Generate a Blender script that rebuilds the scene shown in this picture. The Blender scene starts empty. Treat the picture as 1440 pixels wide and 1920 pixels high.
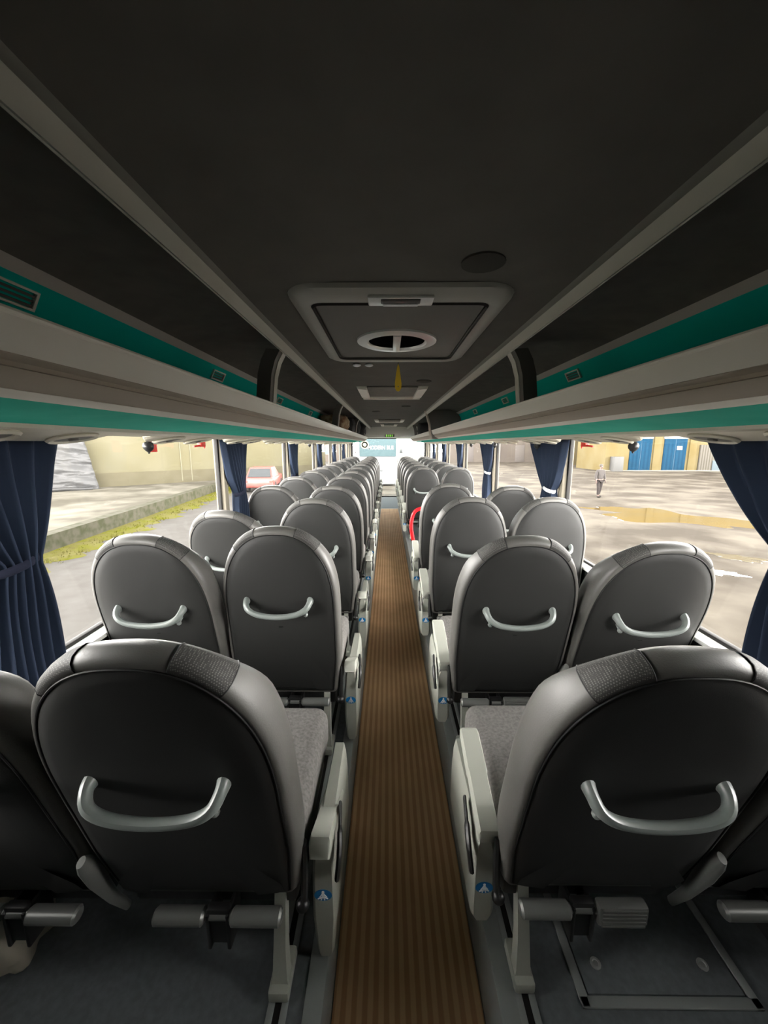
import bpy, bmesh, math, random
from mathutils import Vector, Matrix
R = math.radians
random.seed(4)
S = bpy.context.scene
COL = S.collection

# ------------------------------------------------------------------ camera, sky, exposure
EYE = 1.54
cam_d = bpy.data.cameras.new('camera'); cam = bpy.data.objects.new('camera', cam_d); COL.objects.link(cam)
cam_d.sensor_width = 36; cam_d.sensor_fit = 'AUTO'; cam_d.lens = 13.5
cam_d.clip_start = 0.02; cam_d.clip_end = 400
cam.location = (0, 0, EYE); cam.rotation_euler = (R(80.0), 0, R(0.48))
S.camera = cam
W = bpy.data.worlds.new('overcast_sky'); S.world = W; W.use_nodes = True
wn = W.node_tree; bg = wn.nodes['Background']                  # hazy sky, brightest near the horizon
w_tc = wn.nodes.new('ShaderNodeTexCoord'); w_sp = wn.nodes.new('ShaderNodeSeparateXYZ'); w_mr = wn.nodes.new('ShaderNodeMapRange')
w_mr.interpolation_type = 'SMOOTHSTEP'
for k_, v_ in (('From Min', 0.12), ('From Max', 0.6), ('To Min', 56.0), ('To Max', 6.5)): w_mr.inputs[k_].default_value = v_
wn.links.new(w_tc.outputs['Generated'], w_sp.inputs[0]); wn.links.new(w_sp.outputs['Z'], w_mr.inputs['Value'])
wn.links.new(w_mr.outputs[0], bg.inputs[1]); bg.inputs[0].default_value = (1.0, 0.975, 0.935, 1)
S.view_settings.view_transform = 'Standard'; S.view_settings.look = 'None'
S.view_settings.exposure = 0.0; S.view_settings.gamma = 1.0; S.view_settings.use_curve_mapping = False
S.cycles.use_denoising = True
S.cycles.max_bounces = 10; S.cycles.diffuse_bounces = 6; S.cycles.transparent_max_bounces = 24
S.cycles.sample_clamp_indirect = 8.0

# ------------------------------------------------------------------ materials
MATS = {}
def mat(name, col, rough=0.6, spec=0.4, metal=0.0, noise=None, bump=None, trans=None):
    m = bpy.data.materials.new(name); m.use_nodes = True
    nt = m.node_tree; b = nt.nodes['Principled BSDF']
    b.inputs['Base Color'].default_value = (*col, 1); b.inputs['Roughness'].default_value = rough
    b.inputs['Specular IOR Level'].default_value = spec; b.inputs['Metallic'].default_value = metal
    if noise or bump:
        tc = nt.nodes.new('ShaderNodeTexCoord')
    if noise:                                   # noise = (scale, second colour, detail, lo, hi)
        sc, c2, det, lo, hi = noise
        n = nt.nodes.new('ShaderNodeTexNoise'); n.inputs['Scale'].default_value = sc; n.inputs['Detail'].default_value = det
        nt.links.new(tc.outputs['Object'], n.inputs['Vector'])
        r = nt.nodes.new('ShaderNodeValToRGB'); r.color_ramp.elements[0].position = lo; r.color_ramp.elements[1].position = hi
        r.color_ramp.elements[0].color = (*col, 1); r.color_ramp.elements[1].color = (*c2, 1)
        nt.links.new(n.outputs[0], r.inputs[0]); nt.links.new(r.outputs[0], b.inputs['Base Color'])
    if bump:                                    # bump = (scale, strength)
        n2 = nt.nodes.new('ShaderNodeTexNoise'); n2.inputs['Scale'].default_value = bump[0]; n2.inputs['Detail'].default_value = 3
        nt.links.new(tc.outputs['Object'], n2.inputs['Vector'])
        bp = nt.nodes.new('ShaderNodeBump'); bp.inputs['Strength'].default_value = bump[1]; bp.inputs['Distance'].default_value = 0.01
        nt.links.new(n2.outputs[0], bp.inputs['Height']); nt.links.new(bp.outputs[0], b.inputs['Normal'])
    if trans:
        t = nt.nodes.new('ShaderNodeBsdfTranslucent'); t.inputs[0].default_value = (*trans, 1)
        ad = nt.nodes.new('ShaderNodeAddShader'); out = nt.nodes['Material Output']
        nt.links.new(b.outputs[0], ad.inputs[0]); nt.links.new(t.outputs[0], ad.inputs[1]); nt.links.new(ad.outputs[0], out.inputs[0])
    MATS[name] = m
    return m
def glass(name, tint=(1, 1, 1), refl=0.06):
    m = bpy.data.materials.new(name); m.use_nodes = True; nt = m.node_tree; nt.nodes.clear()
    o = nt.nodes.new('ShaderNodeOutputMaterial'); mx = nt.nodes.new('ShaderNodeMixShader')
    t = nt.nodes.new('ShaderNodeBsdfTransparent'); t.inputs[0].default_value = (*tint, 1)
    g = nt.nodes.new('ShaderNodeBsdfGlossy'); g.inputs['Roughness'].default_value = 0.02
    mx.inputs[0].default_value = refl
    nt.links.new(t.outputs[0], mx.inputs[1]); nt.links.new(g.outputs[0], mx.inputs[2]); nt.links.new(mx.outputs[0], o.inputs[0])
    return m
def emit(name, col, s):
    m = bpy.data.materials.new(name); m.use_nodes = True; b = m.node_tree.nodes['Principled BSDF']
    b.inputs['Base Color'].default_value = (*col, 1)
    b.inputs['Emission Color'].default_value = (*col, 1); b.inputs['Emission Strength'].default_value = s
    return m
def wave_mat(name, c1, c2, scale, axis='X', rough=0.9, lo=0.35, hi=0.65, grime=None):
    m = mat(name, c1, rough, 0.04); nt = m.node_tree; b = nt.nodes['Principled BSDF']
    tc = nt.nodes.new('ShaderNodeTexCoord'); w = nt.nodes.new('ShaderNodeTexWave'); w.bands_direction = axis
    w.inputs['Scale'].default_value = scale; w.inputs['Distortion'].default_value = 0.25; w.inputs['Detail Scale'].default_value = 2
    nt.links.new(tc.outputs['Object'], w.inputs['Vector'])
    r = nt.nodes.new('ShaderNodeValToRGB'); e = r.color_ramp.elements
    e[0].position = lo; e[1].position = hi; e[0].color = (*c1, 1); e[1].color = (*c2, 1)
    nt.links.new(w.outputs[0], r.inputs[0]); last = r.outputs[0]
    if grime:
        n = nt.nodes.new('ShaderNodeTexNoise'); n.inputs['Scale'].default_value = grime[0]; n.inputs['Detail'].default_value = 4
        nt.links.new(tc.outputs['Object'], n.inputs['Vector'])
        mx = nt.nodes.new('ShaderNodeMixRGB'); mx.blend_type = 'MULTIPLY'; mx.inputs[0].default_value = grime[1]
        nt.links.new(last, mx.inputs[1]); nt.links.new(n.outputs[0], mx.inputs[2]); last = mx.outputs[0]
    nt.links.new(last, b.inputs['Base Color'])
    return m
def dots_mat(name, c1, c2, scale):
    m = mat(name, c1, 0.7, 0.3); nt = m.node_tree; b = nt.nodes['Principled BSDF']
    tc = nt.nodes.new('ShaderNodeTexCoord'); v = nt.nodes.new('ShaderNodeTexVoronoi'); v.inputs['Scale'].default_value = scale
    v.inputs['Randomness'].default_value = 0.15
    nt.links.new(tc.outputs['Object'], v.inputs['Vector'])
    r = nt.nodes.new('ShaderNodeValToRGB'); e = r.color_ramp.elements
    e[0].position = 0.25; e[1].position = 0.42; e[0].color = (*c2, 1); e[1].color = (*c1, 1)
    nt.links.new(v.outputs['Distance'], r.inputs[0]); nt.links.new(r.outputs[0], b.inputs['Base Color'])
    return m

M_back = mat('black_woven_vinyl', (0.016, 0.0162, 0.0155), 0.5, 0.25, bump=(900, 0.12))
M_side = mat('grey_leatherette', (0.084, 0.081, 0.075), 0.45, 0.4, bump=(350, 0.06))
M_dots = dots_mat('dotted_mesh_fabric', (0.034, 0.033, 0.031), (0.12, 0.118, 0.11), 300)
M_pipe = mat('black_piping', (0.008, 0.008, 0.008), 0.6, 0.3)
M_seat = mat('grey_plush', (0.15, 0.144, 0.136), 0.95, 0.1, noise=(120, (0.22, 0.21, 0.2), 3, 0.35, 0.65))
M_plast = mat('grey_green_plastic', (0.43, 0.44, 0.385), 0.42, 0.4)
M_handle = mat('grey_green_handle', (0.165, 0.185, 0.175), 0.35, 0.5)
M_dark = mat('black_plastic', (0.012, 0.012, 0.012), 0.4, 0.5)
M_metal = mat('grey_painted_metal', (0.16, 0.165, 0.155), 0.35, 0.5, 0.3)
M_blue = mat('sticker_blue', (0.01, 0.2, 0.5), 0.4)
M_white = mat('sticker_white', (0.85, 0.88, 0.9), 0.5)
M_felt = mat('charcoal_felt', (0.19, 0.182, 0.165), 0.95, 0.05, noise=(14, (0.155, 0.15, 0.138), 4, 0.3, 0.7))
M_roof = mat('grey_headliner', (0.1, 0.097, 0.088), 0.9, 0.1, noise=(6, (0.12, 0.115, 0.104), 4, 0.3, 0.7))
M_hatch = mat('grey_hatch_vinyl', (0.14, 0.136, 0.124), 0.6, 0.3)
M_hframe = mat('grey_hatch_plastic', (0.3, 0.3, 0.27), 0.45, 0.4)
M_rail = mat('grey_rail_aluminium', (0.42, 0.42, 0.37), 0.4, 0.4, 0.1)
M_strip = mat('grey_strip_felt', (0.52, 0.5, 0.48), 0.8, 0.2)
M_teal = mat('dark_teal_felt', (0.0, 0.48, 0.42), 0.85, 0.15)
M_lteal = mat('teal_felt_underside', (0.03, 0.46, 0.35), 0.85, 0.15, noise=(9, (0.05, 0.5, 0.39), 4, 0.3, 0.7))
M_lip = mat('grey_lip_vinyl', (0.78, 0.76, 0.7), 0.5, 0.35)
M_groove = mat('taupe_groove', (0.42, 0.37, 0.31), 0.6, 0.3)
M_cream = mat('cream_trim', (0.84, 0.81, 0.74), 0.4, 0.4)
M_beige = mat('beige_service_plastic', (0.55, 0.52, 0.43), 0.45, 0.4)
M_div = mat('charcoal_divider', (0.108, 0.104, 0.0936), 0.6, 0.3)
M_chrome = mat('brushed_silver', (0.75, 0.76, 0.74), 0.3, 0.5, 0.6)
M_silver = mat('silver_sill', (0.75, 0.75, 0.72), 0.4, 0.5, 0.2)
M_rubber = mat('black_rubber', (0.015, 0.014, 0.013), 0.7, 0.3)
M_pillar = mat('beige_pillar_trim', (0.16, 0.145, 0.115), 0.9, 0.05)
M_wall = mat('dark_side_wall_felt', (0.0585, 0.065, 0.065), 0.9, 0.1)
M_floor = mat('dark_grey_vinyl_floor', (0.126, 0.14, 0.144), 0.62, 0.35, noise=(60, (0.162, 0.18, 0.189), 5, 0.35, 0.7))
M_edge = mat('grey_floor_edge_trim', (0.272, 0.289, 0.281), 0.5, 0.4)
M_carpet = wave_mat('brown_ribbed_carpet', (0.58, 0.34, 0.175), (0.8, 0.52, 0.295), 10.5, 'X', 0.95, grime=(5, 0.35))
M_curt = mat('navy_curtain_cloth', (0.015, 0.023, 0.042), 0.85, 0.2, trans=(0.0025, 0.005, 0.010))
M_tie = mat('navy_tie_cloth', (0.012, 0.014, 0.025), 0.9, 0.1)
M_wtie = mat('white_tie_cloth', (0.7, 0.7, 0.66), 0.9, 0.1)
M_red = mat('red_plastic', (0.62, 0.03, 0.02), 0.4, 0.5)
M_redpaint = mat('red_painted_tube', (0.85, 0.012, 0.02), 0.35, 0.5)
M_yel = mat('yellow_card', (0.85, 0.58, 0.04), 0.6)
M_glass = glass('window_glass', (1, 1, 1), 0.025); M_screen = glass('windscreen_glass', (0.97, 1, 1), 0.04)
M_green = emit('green_clock_digits', (0.25, 0.85, 0.05), 1.2)

# ------------------------------------------------------------------ mesh helpers
class MB:
    def __init__(s): s.bm = bmesh.new()
    def _xf(s, vs, mx):
        if mx is not None: bmesh.ops.transform(s.bm, matrix=mx, verts=vs)
    def box(s, x0, x1, y0, y1, z0, z1, bev=0.0, mx=None, seg=2):
        t = bmesh.new()
        bmesh.ops.create_cube(t, size=1, matrix=Matrix.Translation(((x0+x1)/2, (y0+y1)/2, (z0+z1)/2)) @ Matrix.Diagonal((abs(x1-x0), abs(y1-y0), abs(z1-z0), 1)))
        if bev: bmesh.ops.bevel(t, geom=t.edges[:], offset=bev, segments=seg, profile=0.5, affect='EDGES')
        s.add(t, mx)
    def add(s, t, mx=None):
        if mx is not None: bmesh.ops.transform(t, matrix=mx, verts=t.verts)
        me = bpy.data.meshes.new('tmp'); t.to_mesh(me); t.free(); s.bm.from_mesh(me); bpy.data.meshes.remove(me)
    def loft(s, rings, closed=True, cap0=False, cap1=False, mi=None):
        rv = [[s.bm.verts.new(p) for p in r] for r in rings]
        n = len(rings[0])
        for k, (a, b) in enumerate(zip(rv, rv[1:])):
            for i in range(n if closed else n-1):
                j = (i+1) % n
                try:
                    f = s.bm.faces.new((a[i], a[j], b[j], b[i]))
                    if mi: f.material_index = mi[k]
                except ValueError: pass
        for c, r in ((cap0, rv[0]), (cap1, rv[-1])):
            if c:
                try: s.bm.faces.new(r)
                except ValueError: pass
    def tube(s, path, r, n=10, squash=(1, 1), cap=True, up=None):
        P = [Vector(p) for p in path]; rings = []
        rr = r if isinstance(r, (list, tuple)) else [r]*len(P)
        T0 = (P[1]-P[0]).normalized(); u = Vector(up) if up else (Vector((0, 0, 1)) if abs(T0.z) < 0.9 else Vector((1, 0, 0)))
        for i, p in enumerate(P):
            T = (P[min(i+1, len(P)-1)] - P[max(i-1, 0)]).normalized()
            u = (u - T*u.dot(T)).normalized(); v = T.cross(u)
            rings.append([p + (u*math.cos(2*math.pi*k/n)*squash[0] + v*math.sin(2*math.pi*k/n)*squash[1])*rr[i] for k in range(n)])
        s.loft(rings, True, cap, cap)
    def lathe(s, prof, n=24, mx=None):       # prof: (r, z)
        t = MB(); t.loft([[(r*math.cos(2*math.pi*k/n), r*math.sin(2*math.pi*k/n), z) for k in range(n)] for r, z in prof], True, True, True)
        s.add(t.bm, mx)
    def prism(s, poly, y0, y1):              # poly in (x, z), extruded along y
        s.loft([[(x, y0, z) for x, z in poly], [(x, y1, z) for x, z in poly]], True, True, True)
    def strip(s, line, th, y0, y1):          # a bent sheet of thickness th along y; line in (x, z)
        L = [Vector(p) for p in line]; off = []
        for i in range(len(L)):
            d = (L[min(i+1, len(L)-1)] - L[max(i-1, 0)]).normalized(); off.append(L[i] + Vector((-d.y, d.x))*th)
        s.prism([tuple(p) for p in L] + [tuple(p) for p in reversed(off)], y0, y1)
    def ball(s, c, r, n=12, sc=(1, 1, 1)):
        t = bmesh.new(); bmesh.ops.create_uvsphere(t, u_segments=n, v_segments=max(6, n//2+2), radius=r)
        s.add(t, Matrix.Translation(c) @ Matrix.Diagonal((*sc, 1)))
    def build(s, name, m, parent=None, loc=(0, 0, 0), rot=(0, 0, 0), smooth=True, ang=38):
        bmesh.ops.recalc_face_normals(s.bm, faces=s.bm.faces)
        me = bpy.data.meshes.new(name); s.bm.to_mesh(me); s.bm.free()
        for k in (m if isinstance(m, (list, tuple)) else [m]): me.materials.append(k)
        if smooth:
            me.polygons.foreach_set('use_smooth', [True]*len(me.polygons)); me.set_sharp_from_angle(angle=R(ang))
        o = bpy.data.objects.new(name, me); COL.objects.link(o); o.location = loc; o.rotation_euler = rot
        if parent: o.parent = parent
        return o
def empty(name, loc=(0, 0, 0), rz=0):
    o = bpy.data.objects.new(name, None); COL.objects.link(o); o.location = loc; o.rotation_euler = (0, 0, rz); o.empty_display_size = 0.1
    return o
def tag(o, label=None, cat=None, group=None, kind=None):
    if label: o['label'] = label
    if cat: o['category'] = cat
    if group: o['group'] = group
    if kind: o['kind'] = kind
    return o
def struct(o, label=None): o['kind'] = 'structure'; (label and tag(o, label)); return o
def copy_tree(o, parent=None):
    c = o.copy(); COL.objects.link(c)
    if parent: c.parent = parent
    for ch in list(o.children): copy_tree(ch, c)
    return c
def smoothpath(pts, k=6):
    P = [Vector(p) for p in pts]; P = [P[0]*2-P[1]] + P + [P[-1]*2-P[-2]]; out = []
    for i in range(1, len(P)-2):
        for j in range(k):
            t = j/k; a, b, c, d = P[i-1:i+3]
            out.append(0.5*((2*b) + (c-a)*t + (2*a-5*b+4*c-d)*t*t + (3*b-a-3*c+d)*t**3))
    out.append(P[-2]); return out
def sst(x, a, b):
    t = max(0, min(1, (x-a)/(b-a))); return t*t*(3-2*t)

# ------------------------------------------------------------------ the coach: dimensions
XC = 0.04; HW = 1.17                # centre line and half width of the saloon
XL, XR = XC-HW, XC+HW
PZ = 0.22                           # seat platform
YR, YF = -0.95, 12.0                # rear wall, windscreen
SILL, HEAD = 0.80, 1.575
AL, AR = -0.155, 0.272              # aisle edges
PIL = [-0.81+1.74*k for k in range(8)]
REARW = 0.34                        # unseen solid side walls added behind this line to cut rear window light
ENDY = 9.2                          # end of the aisle carpet
def X(m, u): return XC + m*u

# floor
b = MB(); b.box(AL-0.01, AR+0.01, YR, ENDY, -0.06, -0.006); struct(b.build('floor', M_edge))
b = MB(); b.box(AL+0.006, AR-0.006, YR, ENDY-0.004, -0.006, 0.004, 0.002)
struct(b.build('floor_carpet', M_carpet), 'brown ribbed carpet runner along the sunken aisle')
def platform(name, x0, x1, segs):
    b = MB()
    for y0, y1 in segs: b.box(x0, x1, y0, y1, -0.06, PZ)
    return struct(b.build(name, M_floor))
platform('floor_platform_left', XL-0.05, AL-0.012, [(YR, 10.4)])
platform('floor_platform_right', AR+0.012, XR+0.05, [(YR, 3.72), (4.7, 10.4)])
b = MB()
for k in range(3): b.box(AR+0.012, XR+0.05, 3.72+0.02, 4.7-0.02, -0.5-0.2*k, -0.06-0.2*k)
b.box(AR+0.3, XR, 3.73, 4.69, -0.9, -0.3); struct(b.build('floor_stairwell', M_edge))
for nm, x0, x1 in (('trim_1', AL-0.012, AL+0.004), ('trim_2', AR-0.004, AR+0.012)):
    b = MB(); b.box(x0, x1, YR, ENDY, 0.0, PZ+0.004, 0.003); b.box(min(x0, x1)-0.03*(1 if nm == 'trim_1' else 0), max(x0, x1)+0.03*(0 if nm == 'trim_1' else 1), YR, 10.3, PZ, PZ+0.005, 0.002)
    struct(b.build(nm, M_edge))
# seat rails let into the platforms
for nm, x in (('trim_3', -0.258), ('trim_4', 0.336)):
    b = MB()
    for s in (-1, 1): b.box(x+s*0.016-0.008, x+s*0.016+0.008, YR, 10.2, PZ, PZ+0.006, 0.002)
    struct(b.build(nm, M_edge))
for nm, x in (('trim_5', -0.258), ('trim_6', 0.336)):
    b = MB(); b.box(x-0.009, x+0.009, YR, 10.2, PZ, PZ+0.0015); struct(b.build(nm, M_rubber))
# floor steps to the front door area
b = MB()
for k in range(3): b.box(AL-0.01, AR+0.25, ENDY+0.3*k, ENDY+0.3*(k+1)+0.02, -0.75, -0.14*(k+1))
b.box(XL, XR, 10.1, YF, -0.8, -0.45); struct(b.build('floor_front', mat('blue_grey_step_vinyl', (0.25, 0.31, 0.34), 0.5)))
b = MB()
for k in range(3): b.box(AL, AR+0.25, ENDY+0.3*k-0.012, ENDY+0.3*k+0.02, -0.14*(k+1)-0.02, -0.14*(k+1)+0.004)
struct(b.build('trim_7', M_rubber))

# side walls: lower panel, header; pillars; windows
TH = 0.06
for m, side in ((-1, 'left'), (1, 'right')):
    xi = X(m, HW); xo = X(m, HW+TH)
    b = MB()
    b.box(min(xi, xo), max(xi, xo), YR, YF, -0.9, SILL)
    b.box(min(xi, xo), max(xi, xo), YR, YF, HEAD+0.02, 2.1)
    b.box(min(xi, xo), max(xi, xo), YR, REARW, SILL-0.05, 2.0)
    struct(b.build('wall_'+side, M_wall))
    b = MB()
    for p in PIL[1:] + [11.97]: b.box(min(xi, xo)-0.004, max(xi, xo)+0.002, p-0.02, p+0.04, SILL, HEAD+0.02, 0.006)
    struct(b.build('wall_pillars_'+side, M_pillar))
    b = MB(); xa, xb = X(m, HW-0.028), X(m, HW+0.03); b.box(min(xa, xb), max(xa, xb), YR, YF, SILL-0.006, SILL+0.012, 0.004)
    struct(b.build('trim_sill_'+side, M_silver))
    n = 0
    for y0, y1 in zip([REARW-0.04]+PIL[1:], PIL[1:]+[11.97]):
        n += 1
        y0 += 0.04; y1 -= 0.02
        if y1-y0 < 0.1: continue
        w = struct(empty('window_%d' % (n if m < 0 else n+10), (X(m, HW+0.035), (y0+y1)/2, SILL)))
        L2 = (y1-y0)/2; H = HEAD+0.02-SILL
        f = MB()
        for a0, a1, c0, c1 in ((-L2, -L2+0.018, 0, H), (L2-0.018, L2, 0, H), (-L2, L2, 0, 0.026), (-L2, L2, H-0.02, H)):
            f.box(-0.012, 0.012, a0, a1, c0, c1, 0.003)
        f.build('frame', M_rubber, w)
        g = MB(); g.box(-0.002, 0.002, -L2+0.015, L2-0.015, 0.02, H-0.015); g.build('pane', M_glass, w, smooth=False)
# rear wall, roof, ceiling, front bulkhead
b = MB(); b.box(XL-TH, XR+TH, YR-0.06, YR, -0.9, 2.1); struct(b.build('wall_rear', M_felt))
b = MB(); b.box(XL-TH, XR+TH, YR-0.06, YF+0.06, 2.06, 2.12); struct(b.build('roof', M_felt))
b = MB(); b.strip([(X(-1, 0.49), 1.975), (X(-1, 0.44), 1.992), (X(-1, 0.2), 2.0), (X(1, 0.2), 2.0), (X(1, 0.44), 1.992), (X(1, 0.49), 1.975)], 0.02, YR, 10.4)
struct(b.build('ceiling', M_roof))
b = MB(); b.prism([(X(-1, 1.16), 2.06), (X(1, 1.16), 2.06), (X(1, 1.16), 1.72), (X(-1, 1.16), 1.72)], 10.4, 10.5)
b.box(XL, XR, 10.5, YF, 1.72, 1.78); struct(b.build('wall_front_bulkhead', mat('pale_grey_bulkhead', (0.7, 0.69, 0.64), 0.7)))
# windscreen
b = MB(); b.box(XL, XR, YF, YF+0.06, -0.9, -0.1); b.box(XL, XR, YF, YF+0.06, 1.74, 2.1)
struct(b.build('wall_front', mat('pale_dashboard_grey', (0.5, 0.52, 0.53), 0.6)))
w = struct(empty('window_20', (XC, YF+0.03, -0.1)))
b = MB(); b.box(-1.17, 1.17, -0.004, 0.004, 0.0, 1.84); b.build('pane', M_screen, w, smooth=False)
b = MB()
for x0, x1, z0, z1 in ((-1.17, -1.1, 0, 1.84), (1.1, 1.17, 0, 1.84), (-1.17, 1.17, 0, 0.04), (-1.17, 1.17, 1.8, 1.84)): b.box(x0, x1, -0.02, 0.02, z0, z1, 0.005)
b.build('frame', M_rubber, w)

# ------------------------------------------------------------------ luggage racks
RY1 = 10.38
DIVS = {-1: [-0.55, 1.80, 4.15, 6.5, 8.8], 1: [-0.55, 1.80, 8.6]}
VENTS = {-1: [0.98, 2.12, 3.3, 4.6, 5.8], 1: [0.98, 2.12, 3.3, 4.4]}
SVC = {-1: [1.05+0.78*k for k in range(12)], 1: [1.12+0.78*k for k in range(12)]}
PITCH_OFF = 0.0
def rack(m):
    side = 'yellow-wall side' if m < 0 else 'blue-doors side'
    r = empty('luggage_rack', (X(m, 0.85), YR, 1.6))
    tag(r, 'open overhead luggage rack with teal underside along the ' + side, 'luggage rack', 'overhead luggage racks')
    ox, oz = X(m, 0.85), 1.6
    def S_(name, line, mt, th=0.008, y0=YR+0.01, y1=RY1):
        b = MB(); b.strip([(X(m, u)-ox, z-oz) for u, z in line], th*(1 if m > 0 else -1), y0-YR, y1-YR)
        return b.build(name, mt, r, ang=50)
    S_('rack_ceiling', [(0.50, 1.955), (0.52, 1.99), (0.60, 2.005), (0.74, 2.005), (0.86, 1.99), (0.905, 1.968)], M_felt)
    S_('upper_band', [(0.905, 1.968), (0.919, 1.938)], M_strip)
    S_('teal_band', [(0.919, 1.938), (0.96, 1.86), (1.01, 1.715)], M_teal)
    S_('shelf', [(1.01, 1.715), (0.80, 1.70), (0.585, 1.70)], M_felt, -0.008)
    S_('lip', [(0.560, 1.722), (0.562, 1.705), (0.570, 1.685), (0.582, 1.668)], M_lip, 0.012)
    b = MB(); b.tube([(X(m, 0.561)-ox, 0.01, 1.722-oz), (X(m, 0.561)-ox, RY1-YR, 1.722-oz)], 0.0055, 8); b.build('lip_bead', M_cream, r)
    S_('groove', [(0.580, 1.668), (0.598, 1.662), (0.600, 1.655), (0.594, 1.652), (0.606, 1.642), (0.622, 1.634), (0.636, 1.625)], M_groove)
    S_('pale_strip', [(0.634, 1.6255), (0.645, 1.619), (0.657, 1.614)], M_cream, 0.006)
    S_('teal_underside', [(0.657, 1.616), (0.76, 1.600), (0.885, 1.588)], M_lteal)
    S_('service_channel', [(0.885, 1.588), (0.89, 1.578), (0.95, 1.573), (1.10, 1.571), (1.165, 1.580)], M_beige)
    b = MB(); b.strip([(X(m, u)-ox, z-oz) for u, z in ((0.500, 1.938), (0.493, 1.955), (0.484, 1.970))], 0.012*(1 if m > 0 else -1), 0.01, RY1-YR); rl = b.build('ceiling_rail', M_rail, r)
    S_('rail_cove', [(0.484, 1.970), (0.478, 1.982), (0.470, 1.990)], mat('grey_cove', (0.2, 0.2, 0.18), 0.7), 0.006)
    b = MB(); b.tube([(X(m, 0.4985)-ox, 0.01, 1.9375-oz), (X(m, 0.4985)-ox, RY1-YR, 1.9375-oz)], 0.003, 6)
    b.tube([(X(m, 0.468)-ox, 0.01, 1.9905-oz), (X(m, 0.468)-ox, RY1-YR, 1.9905-oz)], 0.0025, 6); b.build('rail_bead', M_rail, r)
    # dividers: curved uprights closing each compartment
    for y in DIVS[m]:
        prof = [(0.505, 1.945), (0.53, 1.90), (0.548, 1.84), (0.556, 1.77), (0.561, 1.725)]
        b = MB(); poly = [(X(m, u)-ox, z-oz) for u, z in prof] + [(X(m, u+0.06)-ox, z-oz+0.004) for u, z in reversed(prof)]
        b.prism(poly, y-YR-0.045, y-YR+0.045); d = b.build('divider', M_div, r)
        b = MB(); b.strip([(X(m, u-0.004)-ox, z-oz) for u, z in prof], 0.006*(1 if m > 0 else -1), y-YR-0.004, y-YR+0.047); b.build('divider_edge', M_rail, d)
    for y in VENTS[m]:
        v = MB(); mx = Matrix.Translation((X(m, 0.937)-ox, y-YR, 1.897-oz)) @ Matrix.Rotation(-m*R(27.7), 4, 'Y')
        for a in (-1, 1): v.box(-0.006, 0.006, a*0.066-0.004, a*0.066+0.004, -0.024, 0.024, 0.001, mx); v.box(-0.006, 0.006, -0.07, 0.07, a*0.022-0.003, a*0.022+0.003, 0.001, mx)
        f = v.build('vent', M_cream, r)
        v = MB()
        for k in range(3): v.box(-0.004, 0.002, -0.064, 0.064, -0.014+0.012*k-0.003, -0.014+0.012*k+0.003, 0, mx)
        v.build('grille', M_div, f)
    for y in SVC[m]:                       # service units tip down towards the window
        hs = MB(); hs.loft([[(0.085*sc*math.copysign(abs(math.cos(t))**0.6, math.cos(t)), 0.26*sc*math.copysign(abs(math.sin(t))**0.6, math.sin(t)), z) for t in [2*math.pi*k/40 for k in range(40)]] for sc, z in ((1.0, 0.012), (1.0, 0.0), (0.98, -0.006), (0.94, -0.009))], True, True, True)
        h = hs.build('service_unit', M_beige, r, (X(m, 0.985)-ox, y-YR, 1.5735-oz), (0, m*R(11), 0))
        for q in (-0.13, 0.13):
            n = MB(); n.lathe([(0.064, -0.006), (0.068, -0.014), (0.062, -0.02), (0.053, -0.016), (0.051, -0.012)], 24, Matrix.Translation((0.012*m, q, 0))); n.build('air_nozzle', M_beige, h)
            n = MB(); n.lathe([(0.052, -0.010), (0.049, -0.0145), (0.014, -0.0155), (0.012, -0.021)], 20, Matrix.Translation((0.012*m, q, 0))); n.build('nozzle_core', M_div, h)
    return r
rackL = rack(-1); rackR = rack(1)
# partition closing the rack before the middle door
t = tag(empty('rack_partition', (X(1, 0.8), 5.35, 1.6)), 'tall taupe partition panel closing the rack before the far compartment', 'partition')
b = MB(); b.prism([(X(1, u)-X(1, 0.8), z-1.6) for u, z in ((0.47, 1.99), (0.50, 1.9), (0.53, 1.8), (0.54, 1.68), (0.56, 1.615), (0.9, 1.595), (1.0, 1.72), (0.93, 1.93), (0.8, 2.0))], -0.04, 0.04); b.build('panel', M_div, t)
b = MB(); b.strip([(X(1, u)-X(1, 0.8), z-1.6) for u, z in ((0.462, 1.99), (0.492, 1.9), (0.522, 1.8), (0.532, 1.68), (0.552, 1.612))], 0.02, -0.055, 0.055); b.build('edge_trim', M_groove, t)

# ------------------------------------------------------------------ roof fittings
def rrect(hx, hy, r, cx=0, cy=0, n=6):
    out = []
    for sx, sy, a0 in ((1, 1, 0), (-1, 1, 90), (-1, -1, 180), (1, -1, 270)):
        for k in range(n+1):
            a = R(a0+90*k/n); out.append((cx+sx*(hx-r)+r*math.cos(a), cy+sy*(hy-r)+r*math.sin(a)))
    return out
CZ = 1.998
h = tag(empty('roof_hatch', (XC, 1.70, CZ)), 'large grey roof hatch with a round vent, nearest in the ceiling', 'roof hatch')
b = MB(); b.loft([[(x, y, z) for x, y in rrect(hx, hy, r)] for hx, hy, r, z in ((0.35, 0.50, 0.09, 0.0), (0.345, 0.495, 0.09, -0.012), (0.325, 0.475, 0.08, -0.022), (0.305, 0.42, 0.05, -0.026), (0.288, 0.40, 0.04, -0.02), (0.285, 0.396, 0.04, 0.0))], True); b.build('frame', M_hframe, h)
b = MB(); b.loft([[(x, y, z) for x, y in rrect(hx, hy, r)] for hx, hy, r, z in ((0.278, 0.39, 0.035, 0.0), (0.278, 0.39, 0.035, -0.012), (0.27, 0.382, 0.03, -0.017))], True, False, True); b.build('panel', M_hatch, h)
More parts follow.
